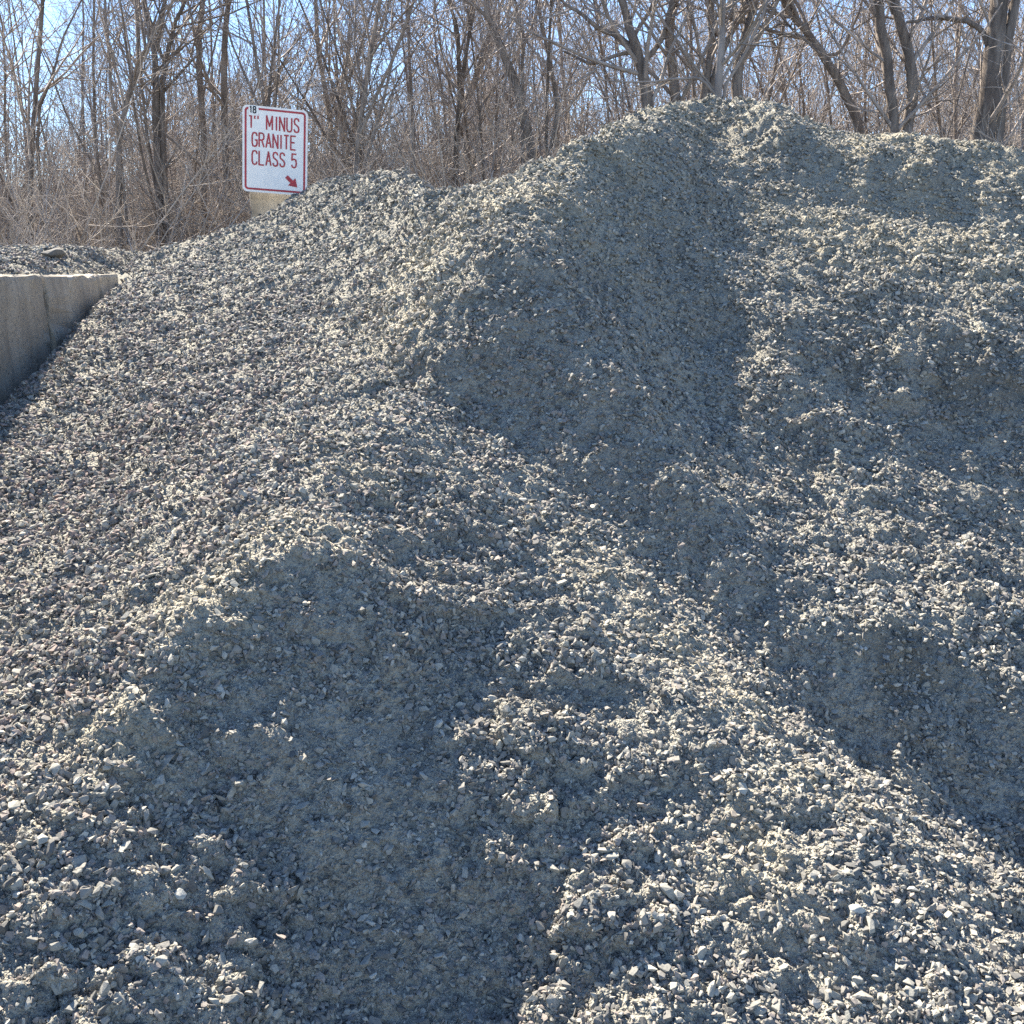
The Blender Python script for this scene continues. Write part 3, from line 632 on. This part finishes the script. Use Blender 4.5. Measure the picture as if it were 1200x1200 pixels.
for k in range(n_):
    if outer[k][1] > 0.22 and outer[k][0] < -0.02 and outer[(k+1) % n_][0] < 0.02: pass
    bm.faces.new((vo[k], vo[(k+1) % n_], vi[(k+1) % n_], vi[k]))
me = bpy.data.meshes.new('border'); bm.to_mesh(me); bm.free(); border = link('border', me, M_RED, sign)
patch = prism('number_patch', [(-SW/2+0.042, SH/2-0.072), (-SW/2+0.112, SH/2-0.072), (-SW/2+0.112, SH/2-0.006), (-SW/2+0.042, SH/2-0.006)], 0.003, 0.0042, M_WHITE, sign)
# lettering drawn with a fixed stroke width
GL = {'1': [[(0.15, .82), (.5, 1), (.5, 0)]], '8': [[(.5, .53), (.12, .62), (.05, .8), (.2, .97), (.5, 1), (.8, .97), (.95, .8), (.88, .62), (.5, .53), (.1, .42), (0, .22), (.15, .04), (.5, 0), (.85, .04), (1, .22), (.9, .42), (.5, .53)]],
      '"': [[(0, 1), (0, .66)], [(1, 1), (1, .66)]], 'M': [[(0, 0), (0, 1), (.5, .25), (1, 1), (1, 0)]], 'I': [[(.5, 0), (.5, 1)]], 'N': [[(0, 0), (0, 1), (1, 0), (1, 1)]],
      'U': [[(0, 1), (0, .2), (.18, .03), (.5, 0), (.82, .03), (1, .2), (1, 1)]], 'S': [[(.97, .8), (.82, .96), (.5, 1), (.18, .96), (.03, .78), (.15, .6), (.5, .51), (.85, .4), (1, .22), (.85, .04), (.5, 0), (.15, .04), (0, .22)]],
      'G': [[(1, .78), (.85, .96), (.5, 1), (.16, .95), (0, .75), (0, .25), (.16, .05), (.5, 0), (.84, .05), (1, .22), (1, .47), (.55, .47)]],
      'R': [[(0, 0), (0, 1), (.6, 1), (.9, .93), (1, .76), (.9, .58), (.6, .5), (0, .5)], [(.55, .5), (1, 0)]], 'A': [[(0, 0), (.5, 1), (1, 0)], [(.18, .33), (.82, .33)]],
      'T': [[(0, 1), (1, 1)], [(.5, 1), (.5, 0)]], 'E': [[(1, 1), (0, 1), (0, 0), (1, 0)], [(0, .52), (.8, .52)]], 'C': [[(1, .78), (.85, .96), (.5, 1), (.16, .95), (0, .75), (0, .25), (.16, .05), (.5, 0), (.84, .05), (1, .22)]],
      'L': [[(0, 1), (0, 0), (1, 0)]], '5': [[(.95, 1), (.1, 1), (.05, .55), (.5, .63), (.85, .57), (1, .33), (.85, .06), (.5, 0), (.15, .05), (0, .2)]]}
def lettering(name, text, x, y, hgt, wid, adv, st, mat, z=0.0032):
    bm = bmesh.new()
    for ch in text:
        ww = wid*(1.18 if ch == 'M' else 0.62 if ch == '"' else 1)
        if ch == ' ': x += adv*0.72; continue
        if ch == 'I': x -= wid*0.28
        for st_ in GL[ch]:
            p = [Vector((x+a*ww, y+b*hgt)) for a, b in st_]
            for k in range(len(p)-1):                     # one bar per stroke piece, ends overlapping
                d_ = (p[k+1]-p[k]).normalized(); nrm = Vector((-d_.y, d_.x))*st/2
                e0 = d_*st*(0.28 if k else 0.0 if len(p) == 2 else 0.1); e1 = d_*st*(0.28 if k < len(p)-2 else 0.0)
                bm.faces.new([bm.verts.new((q.x, q.y, z)) for q in (p[k]-e0-nrm, p[k+1]+e1-nrm, p[k+1]+e1+nrm, p[k]-e0+nrm)]); z += 0.00001
            z += 0.00002
        x += adv*(1.2 if ch == 'M' else 0.72 if ch in 'I"1' else 1)
        if ch == 'I': x += wid*0.08
    me = bpy.data.meshes.new(name); bm.to_mesh(me); bm.free(); return link(name, me, mat, sign)
t1 = lettering('lettering', '1"', -0.188, 0.148, 0.098, 0.036, 0.060, 0.0108, M_RED)
t1b = lettering('lettering', 'MINUS', -0.062, 0.145, 0.098, 0.034, 0.0515, 0.0108, M_RED)
t2 = lettering('lettering', 'GRANITE', -0.163, 0.018, 0.098, 0.034, 0.0490, 0.0108, M_RED)
t3 = lettering('lettering', 'CLASS 5', -0.163, -0.110, 0.098, 0.034, 0.0490, 0.0108, M_RED)
t4 = lettering('lettering', '18', -0.182, 0.254, 0.045, 0.020, 0.034, 0.009, M_BLACK, 0.0048)
ar = [(-0.016, 0.075), (0.016, 0.075), (0.016, 0.015), (0.045, 0.015), (0, -0.05), (-0.045, 0.015), (-0.016, 0.015)]
ca, sa = math.cos(math.radians(47)), math.sin(math.radians(47))
arrow = prism('arrow', [((x*ca-y*sa)*0.86+0.128, (x*sa+y*ca)*0.86-0.222) for x, y in ar][::-1], 0.003, 0.0042, M_RED, sign)
for o in (pl, border, patch, t1, t1b, t2, t3, t4, arrow): sp(o)
bm = bmesh.new()
for (x0, x1, z0, z1) in ((-0.03, 0.03, -0.012, -0.008), (-0.03, -0.026, -0.034, -0.012), (0.026, 0.03, -0.034, -0.012)):
    c = bmesh.ops.create_cube(bm, size=1)['verts']
    for v in c: v.co = Vector(((x0+x1)/2+v.co.x*(x1-x0), SH*0.40+v.co.y*SH*0.7, (z0+z1)/2+v.co.z*(z1-z0)))
me = bpy.data.meshes.new('post'); bm.to_mesh(me); bm.free(); link('post', me, M_STEEL, sign)

# ------------------------------------------------------------------ bare trees and brush
def tubes(polys):                                       # [(points, radii, sides)] -> one mesh
    Vs, Fs, base = [], [], 0
    for P, Rr, ns in polys:
        P = np.asarray(P, float); n = len(P); T = np.gradient(P, axis=0); T /= np.linalg.norm(T, axis=1, keepdims=True)+1e-9
        ref = np.array((0.31, 0.95, 0.05)) if abs(T[0, 2]) > 0.7 else np.array((0.1, 0.2, 1.0))
        B1 = np.cross(T, ref); B1 /= np.linalg.norm(B1, axis=1, keepdims=True)+1e-9; B2 = np.cross(T, B1)
        a = np.arange(ns)*2*math.pi/ns
        ring = P[:, None]+(np.cos(a)[None, :, None]*B1[:, None]+np.sin(a)[None, :, None]*B2[:, None])*np.asarray(Rr)[:, None, None]
        Vs.append(ring.reshape(-1, 3)); i = np.arange(n-1)[:, None]*ns; k = np.arange(ns)[None]; k2 = (k+1) % ns
        Fs.append(np.stack((i+k, i+k2, i+ns+k2, i+ns+k), -1).reshape(-1, 4)+base); base += n*ns
    return np.concatenate(Vs), np.concatenate(Fs)
def limb(r, p, d, L_, r0, r1, wob, upw, n):
    P = [np.array(p, float)]; d = np.array(d, float); d /= np.linalg.norm(d)
    for k in range(n-1):
        d = d+r.normal(0, wob, 3)+np.array((0, 0, upw)); d /= np.linalg.norm(d); P.append(P[-1]+d*L_/(n-1))
    return np.array(P), np.linspace(r0, r1, n)
def side(r, T, lo, hi):                                 # a direction leaning off the parent
    a = r.uniform(lo, hi); v = r.normal(0, 1, 3); v -= T*v.dot(T); v /= np.linalg.norm(v)+1e-9
    return T*math.cos(a)+v*math.sin(a)
def sprout(r, P, Rr, lvl, out, dens, lscale, tmin=0.15, upw=0.06, maxl=3):
    seg = np.linalg.norm(np.diff(P, axis=0), axis=1).sum(); n = max(1, r.poisson(seg*dens[lvl]))
    for _ in range(n):
        t = r.uniform(tmin, 0.98)*(len(P)-1); i = int(t); f = t-i; i = min(i, len(P)-2)
        q = P[i]*(1-f)+P[i+1]*f; T = P[i+1]-P[i]; T = T/(np.linalg.norm(T)+1e-9)
        rr = (Rr[i]*(1-f)+Rr[i+1]*f)
        L_ = lscale[lvl]*r.uniform(0.45, 1.25)*(1-0.35*t/(len(P)-1)); r0 = min(rr*0.7, 0.008+L_*0.010)
        if lvl >= 2: r0 = min(r0, 0.0042)
        q_, R_ = limb(r, q, side(r, T, 0.45, 1.15), L_, r0, max(0.0016, r0*0.3), 0.10+0.04*lvl, upw, 6 if lvl == 0 else 4 if lvl == 1 else 3)
        out.append((q_, R_, 5 if r0 > 0.02 else 3))
        if lvl+1 < maxl: sprout(r, q_, R_, lvl+1, out, dens, lscale, 0.1, upw*0.6, maxl)
DENS = [2.4, 5.0, 6.5]; LSC = [1.5, 0.66, 0.32]
def sapling(seed, Ht, r0, lean=0.05, dens=DENS, lsc=LSC, forks=0):
    r = np.random.default_rng(seed); tr = []; cr = []
    d = (r.normal(0, lean), r.normal(0, lean), 1)
    P, Rr = limb(r, (0, 0, -0.1), d, Ht, r0, r0*0.18, 0.05, 0.01, 12); tr.append((P, Rr, 7)); sprout(r, P, Rr, 0, cr, dens, lsc, 0.12, 0.10)
    for k in range(forks):
        i = r.integers(2, 6); T = P[i+1]-P[i]; T /= np.linalg.norm(T)
        Q_, R_ = limb(r, P[i], side(r, T, 0.25, 0.5), Ht*(1-i/12)*r.uniform(.8, 1), Rr[i]*0.75, Rr[i]*0.12, 0.06, 0.03, 9); tr.append((Q_, R_, 6)); sprout(r, Q_, R_, 0, cr, dens, lsc, 0.15, 0.08)
    return tr, cr
def shrub(seed, n, Ht):
    r = np.random.default_rng(seed); tr = []; cr = []
    for k in range(n):
        a = r.uniform(0, 6.283); sp_ = r.uniform(0.1, 0.95)
        P, Rr = limb(r, (r.normal(0, .12), r.normal(0, .12), -0.05), (math.cos(a)*sp_, math.sin(a)*sp_, 1), Ht*r.uniform(.6, 1.1), r.uniform(.008, .018), 0.003, 0.06, -0.02, 8)
        tr.append((P, Rr, 4)); sprout(r, P, Rr, 1, cr, [0, 6.0, 6.0], [0, 0.66, 0.30], 0.15, 0.02)
    return tr, cr
def tree_meshes(name, tc, m1, m2):
    a = mesh_np(name+'_trunk', *tubes(tc[0]), True); a.materials.append(m1)
    b = mesh_np(name+'_crown', *tubes(tc[1]), True); b.materials.append(m2); return a, b
def plant(name, meshes, loc, rz, s, label, cat, group, names=('trunk', 'crown')):
    e = empty(name, loc, rz); e.scale = (s, s, s); tag(e, label, cat, group)
    link(names[0], meshes[0], None, e); t_ = link(names[1], meshes[1], None, e)
    if names[1] == 'twigs': t_['kind'] = 'stuff'
    return e

# trees that can be told apart, traced from their trunks
def traced(label, paths, Yd, seed, dens=(2.2, 4.6, 6.0), lsc=(1.4, 0.64, 0.32), mat=M_BARK, name='bare_tree', tw=None):
    r = np.random.default_rng(seed); tr, cr = [], []
    b0 = at(*paths[0][0][:2], Yd); root = np.array((b0[0], Yd, 0.0))
    for path in paths:
        P = []
        for q in path:
            dy = q[3] if len(q) > 3 else 0
            x, y, z = at(q[0], q[1], Yd+dy); P.append(np.r_[np.array((x, y, z))-root, q[2]*0.35*(Yd+dy)/1200])
        P = np.array(P)
        if path is paths[0] or path[0][1] > 110:        # reaches down to the soil
            g = P[0].copy(); g[2] = -0.1; g[0] += (P[0][0]-P[1][0])*0.4; g[3] *= 1.25; P = np.vstack((g, P))
        if path[-1][1] <= 5:                            # goes on above the frame
            d = P[-1]-P[-2]; d = d[:3]/np.linalg.norm(d[:3]); rr = P[-1][3]
            for k in range(4):
                d = d+r.normal(0, .12, 3)+np.array((0, 0, .12)); d /= np.linalg.norm(d); rr *= 0.72; P = np.vstack((P, np.r_[P[-1][:3]+d*0.75, rr]))
        t = np.linspace(0, len(P)-1, len(P)*3-2); Pi = np.stack([np.interp(t, np.arange(len(P)), P[:, k]) for k in range(4)], -1)
        Pi[1:-1, :3] += r.normal(0, 0.012, (len(Pi)-2, 3)); Pi[1:-1] = 0.5*Pi[1:-1]+0.25*(Pi[:-2]+Pi[2:])
        tr.append((Pi[:, :3], Pi[:, 3], 9)); sprout(r, Pi[:, :3], Pi[:, 3], 0, cr, dens, lsc, 0.18, 0.08)
    ms = tree_meshes('tree', (tr, cr), mat, tw or M_TWIG)
    return plant(name, ms, root, 0, 1, label, 'tree', None)
traced('straight slim dark tree rising behind the left wall, beside the brown leafed bush', [[(36, 290, 9), (38, 150, 8), (45, 80, 7), (47, 0, 6)], [(39, 140, 5), (62, 90, 4), (75, 40, 3), (100, 0, 2)]], 11.0, 201)
traced('forked tree splitting into an upright Y between the left wall and the sign', [[(186, 300, 13), (187, 200, 13), (184, 115, 12), (182, 65, 9), (173, 30, 8), (168, 0, 7)], [(184, 60, 8), (188, 30, 7), (194, 0, 6)], [(187, 118, 9), (197, 60, 7), (206, 25, 6), (218, 0, 5)], [(189, 110, 5), (215, 80, 4), (240, 55, 3)]], 11.2, 202)
traced('leaning stem tilted towards the forked tree behind the left wall', [[(138, 290, 10), (141, 170, 9), (150, 110, 8), (162, 80, 8), (176, 50, 6), (190, 10, 4), (196, 0, 3)], [(140, 165, 5), (128, 95, 5), (127, 40, 4), (124, 0, 4)]], 10.6, 203)
traced('dark thin tree standing just left of the white sign', [[(240, 290, 10), (238, 150, 10), (234, 60, 9), (236, 0, 8)], [(266, 290, 12), (264, 160, 11), (262, 80, 10), (266, 0, 8)]], 12.0, 204)
traced('dark slim tree rising just right of the white sign', [[(395, 260, 9), (390, 150, 8), (374, 70, 7), (372, 0, 6)], [(388, 150, 5), (410, 90, 5), (432, 30, 4), (440, 0, 3)]], 12.0, 205)
traced('slim upright tree behind the dip between the two gravel crests', [[(535, 250, 9), (534, 150, 8), (540, 95, 7), (537, 40, 5), (525, 0, 5)], [(541, 95, 5), (548, 50, 5), (556, 10, 4), (557, 0, 4)]], 11.5, 206)
traced('curved brown tree leaning left over the dip in the gravel crest', [[(626, 230, 15), (621, 160, 15), (608, 110, 14), (593, 68, 13), (580, 40, 11), (571, 12, 9), (569, 0, 8)], [(572, 22, 6), (556, 8, 5), (545, 0, 5)], [(613, 130, 6), (612, 90, 6), (615, 50, 5), (604, 10, 4), (602, 0, 4)], [(640, 200, 6), (656, 130, 7), (648, 90, 7), (640, 50, 6), (630, 15, 5), (628, 0, 5)]], 10.8, 207)
traced('dark crooked tree with spreading limbs left of the main gravel peak', [[(760, 200, 22), (756, 90, 18), (745, 55, 16), (736, 25, 13), (728, 0, 11)], [(748, 62, 10), (725, 45, 9), (700, 30, 7), (672, 12, 5), (660, 0, 4)], [(745, 62, 7), (720, 66, 6), (690, 75, 5), (660, 60, 3)], [(752, 75, 8), (775, 45, 9), (785, 15, 9), (788, 0, 9)], [(741, 45, 7), (760, 15, 6), (768, 0, 6)]], 10.2, 208, (1.9, 4.2, 5.5))
traced('tangled clump of dark stems rising behind the main gravel peak', [[(800, 180, 20), (790, 100, 17), (783, 50, 14), (792, 0, 12)], [(815, 180, 14), (828, 95, 13), (836, 40, 13), (830, 0, 12)], [(872, 190, 19), (864, 100, 18), (872, 50, 14), (884, 0, 13)], [(822, 150, 12), (845, 60, 10), (868, 15, 9), (878, 0, 8)]], 10.4, 209, (2.2, 4.4, 5.5))
traced('pale straight stem standing on the main gravel peak among brush', [[(840, 150, 13), (843, 80, 12), (847, 30, 10), (849, 0, 9)], [(842, 105, 5), (870, 55, 5), (893, 10, 4), (899, 0, 4)], [(843, 112, 6), (868, 70, 5), (888, 30, 5), (901, 0, 4)], [(838, 110, 5), (822, 92, 5), (800, 92, 4), (770, 96, 3), (700, 93, 2)]], 8.9, 210, (1.2, 3.2, 4.5), mat=M_TWIG, tw=M_STRAW, name='pale_stemmed_tree')
traced('dark tree leaning sharply left behind the right gravel crest', [[(1012, 190, 16), (1005, 138, 15), (990, 108, 14), (965, 62, 13), (950, 40, 12), (930, 18, 10), (920, 0, 9)], [(968, 66, 8), (985, 62, 6), (1002, 30, 4), (1010, 0, 3)]], 10.6, 211)
traced('brown twin trunk tree growing from one base behind the right gravel crest', [[(1050, 190, 17), (1046, 140, 16), (1041, 90, 16), (1034, 40, 15), (1029, 0, 15)], [(1060, 190, 18), (1064, 145, 18), (1072, 110, 18), (1068, 75, 17), (1058, 45, 16), (1051, 15, 15), (1047, 0, 14)], [(1060, 48, 8), (1048, 18, 8), (1042, 0, 7)]], 10.2, 212)
traced('thick grey tree trunk with a long limb arching left', [[(1148, 200, 40), (1156, 140, 34), (1163, 80, 31), (1167, 30, 27), (1170, 0, 26)], [(1170, 125, 20), (1177, 70, 18), (1185, 25, 15), (1192, 0, 14)], [(1160, 62, 8), (1150, 36, 8), (1134, 25, 8), (1105, 21, 7), (1078, 24, 5), (1062, 26, 4)]], 10.0, 213, (1.3, 4.0, 5.5))

# repeated saplings and brush
SAP = [tree_meshes('sapling', sapling(400+k, 5.2+0.8*(k % 4), 0.019+0.008*(k % 3), 0.07, forks=k % 3), M_BARK, M_TWIG) for k in range(7)]
SHR = [tree_meshes('brush', shrub(500+k, 11+k, 2.5+0.35*k), M_STRAW if k % 2 else M_TWIG, M_STRAW) for k in range(4)]
rt = random.Random(11)
for k in range(170):
    y = 10.5+14*rt.random()**1.2; x = rt.uniform(-0.62, 0.62)*y
    plant('bare_sapling', SAP[k % 7], (x, y, 0), rt.uniform(0, 6.28), rt.uniform(.8, 1.25), 'slender bare sapling in the dense thicket behind the gravel pile', 'sapling', 'saplings of the thicket behind the pile')
for k in range(150):
    y = 8.9+6*rt.random()**1.3; x = rt.uniform(-0.6, 0.6)*y
    if abs(x/y+0.23) < 0.14 and y < 10.8: y += 2.4
    plant('brush_shrub', SHR[k % 4], (x, y, 0), rt.uniform(0, 6.28), rt.uniform(.75, 1.15), 'pale tangled leafless brush shrub at the edge of the thicket', 'shrub', 'leafless brush along the thicket edge', ('stems', 'twigs'))
far_col = bpy.data.collections.new('far_tree_shapes')
for k, (a, b) in enumerate(SAP[:5]):
    bm = bmesh.new(); bm.from_mesh(a); bm.from_mesh(b); me = bpy.data.meshes.new('far_tree'); bm.to_mesh(me); bm.free(); me.materials.append(M_TWIG)
    far_col.objects.link(bpy.data.objects.new('far_tree_%d' % k, me))
nf = 1050; yf = 22+45*rng.random(nf)**1.1; xf = rng.uniform(-0.66, 0.66, nf)*yf
sz = rng.uniform(0.9, 1.5, nf)
fw = scatter('far_wood', np.stack((xf, yf, np.zeros(nf)), -1), np.stack((np.zeros(nf), np.zeros(nf), rng.random(nf)*6.28), -1), np.stack((sz, sz, sz), -1), rng.integers(0, 5, nf), scatter_group('far_wood_scatter', far_col))
tag(fw, 'hazy mass of bare trees filling the wood beyond the thicket', 'woodland', None, 'stuff')
und_col = bpy.data.collections.new('undergrowth_shapes')
for k, (a, b) in enumerate(SHR):
    bm = bmesh.new(); bm.from_mesh(a); bm.from_mesh(b); me = bpy.data.meshes.new('undergrowth_bush'); bm.to_mesh(me); bm.free(); me.materials.append(M_TWIG)
    und_col.objects.link(bpy.data.objects.new('undergrowth_bush_%d' % k, me))
nu = 620; yu = 13+30*rng.random(nu)**1.3; xu = rng.uniform(-0.64, 0.64, nu)*yu; sz = rng.uniform(0.8, 1.35, nu)
uw = scatter('undergrowth', np.stack((xu, yu, np.zeros(nu)), -1), np.stack((np.zeros(nu), np.zeros(nu), rng.random(nu)*6.28), -1), np.stack((sz, sz, sz), -1), rng.integers(0, 4, nu), scatter_group('undergrowth_scatter', und_col))
tag(uw, 'dense brown leafless undergrowth between the thicket trunks', 'undergrowth', None, 'stuff')
# bush still holding its dry leaves beside the left wall
r_ = np.random.default_rng(77); tr, cr = shrub(590, 9, 2.0)
LV, LF = [], []
for P_, R__, n__ in cr:
    for q in P_[1:]:
        if r_.random() < 0.5: continue
        u = r_.normal(0, 1, 3); u /= np.linalg.norm(u); v = np.cross(u, r_.normal(0, 1, 3)); v /= np.linalg.norm(v); nn_ = np.cross(u, v); ln = r_.uniform(.022, .045)
        b_ = len(LV); LV += [q, q+u*ln*.5+v*ln*.28+nn_*.004, q+u*ln, q+u*ln*.5-v*ln*.28+nn_*.004]; LF.append((b_, b_+1, b_+2, b_+3))
p_ = at(-25, 290, 8.3); bush = empty('dry_leaf_bush', (p_[0], p_[1], 0)); tag(bush, 'bush with clinging orange brown dry leaves beyond the left wall', 'bush')
ms = tree_meshes('dry_bush', (tr, cr), M_TWIG, M_STRAW); link('stems', ms[0], None, bush); link('twigs', ms[1], None, bush)['kind'] = 'stuff'
lv = link('leaves', mesh_np('dry_leaves', LV, LF), M_LEAF, bush); lv['kind'] = 'stuff'
# broken lump of concrete lying on the spill
q = hit(64, 303); lump = link('concrete_lump', stone_mesh('concrete_lump', 611, 16, 0.62, 1), None, None, (q[0], q[1], q[2]+0.03)); lump.scale = (0.15, 0.15, 0.15); lump.rotation_euler = (0.3, 0.1, 0.9)
tag(lump, 'grey lump of stone lying on the gravel spill above the left wall', 'stone')
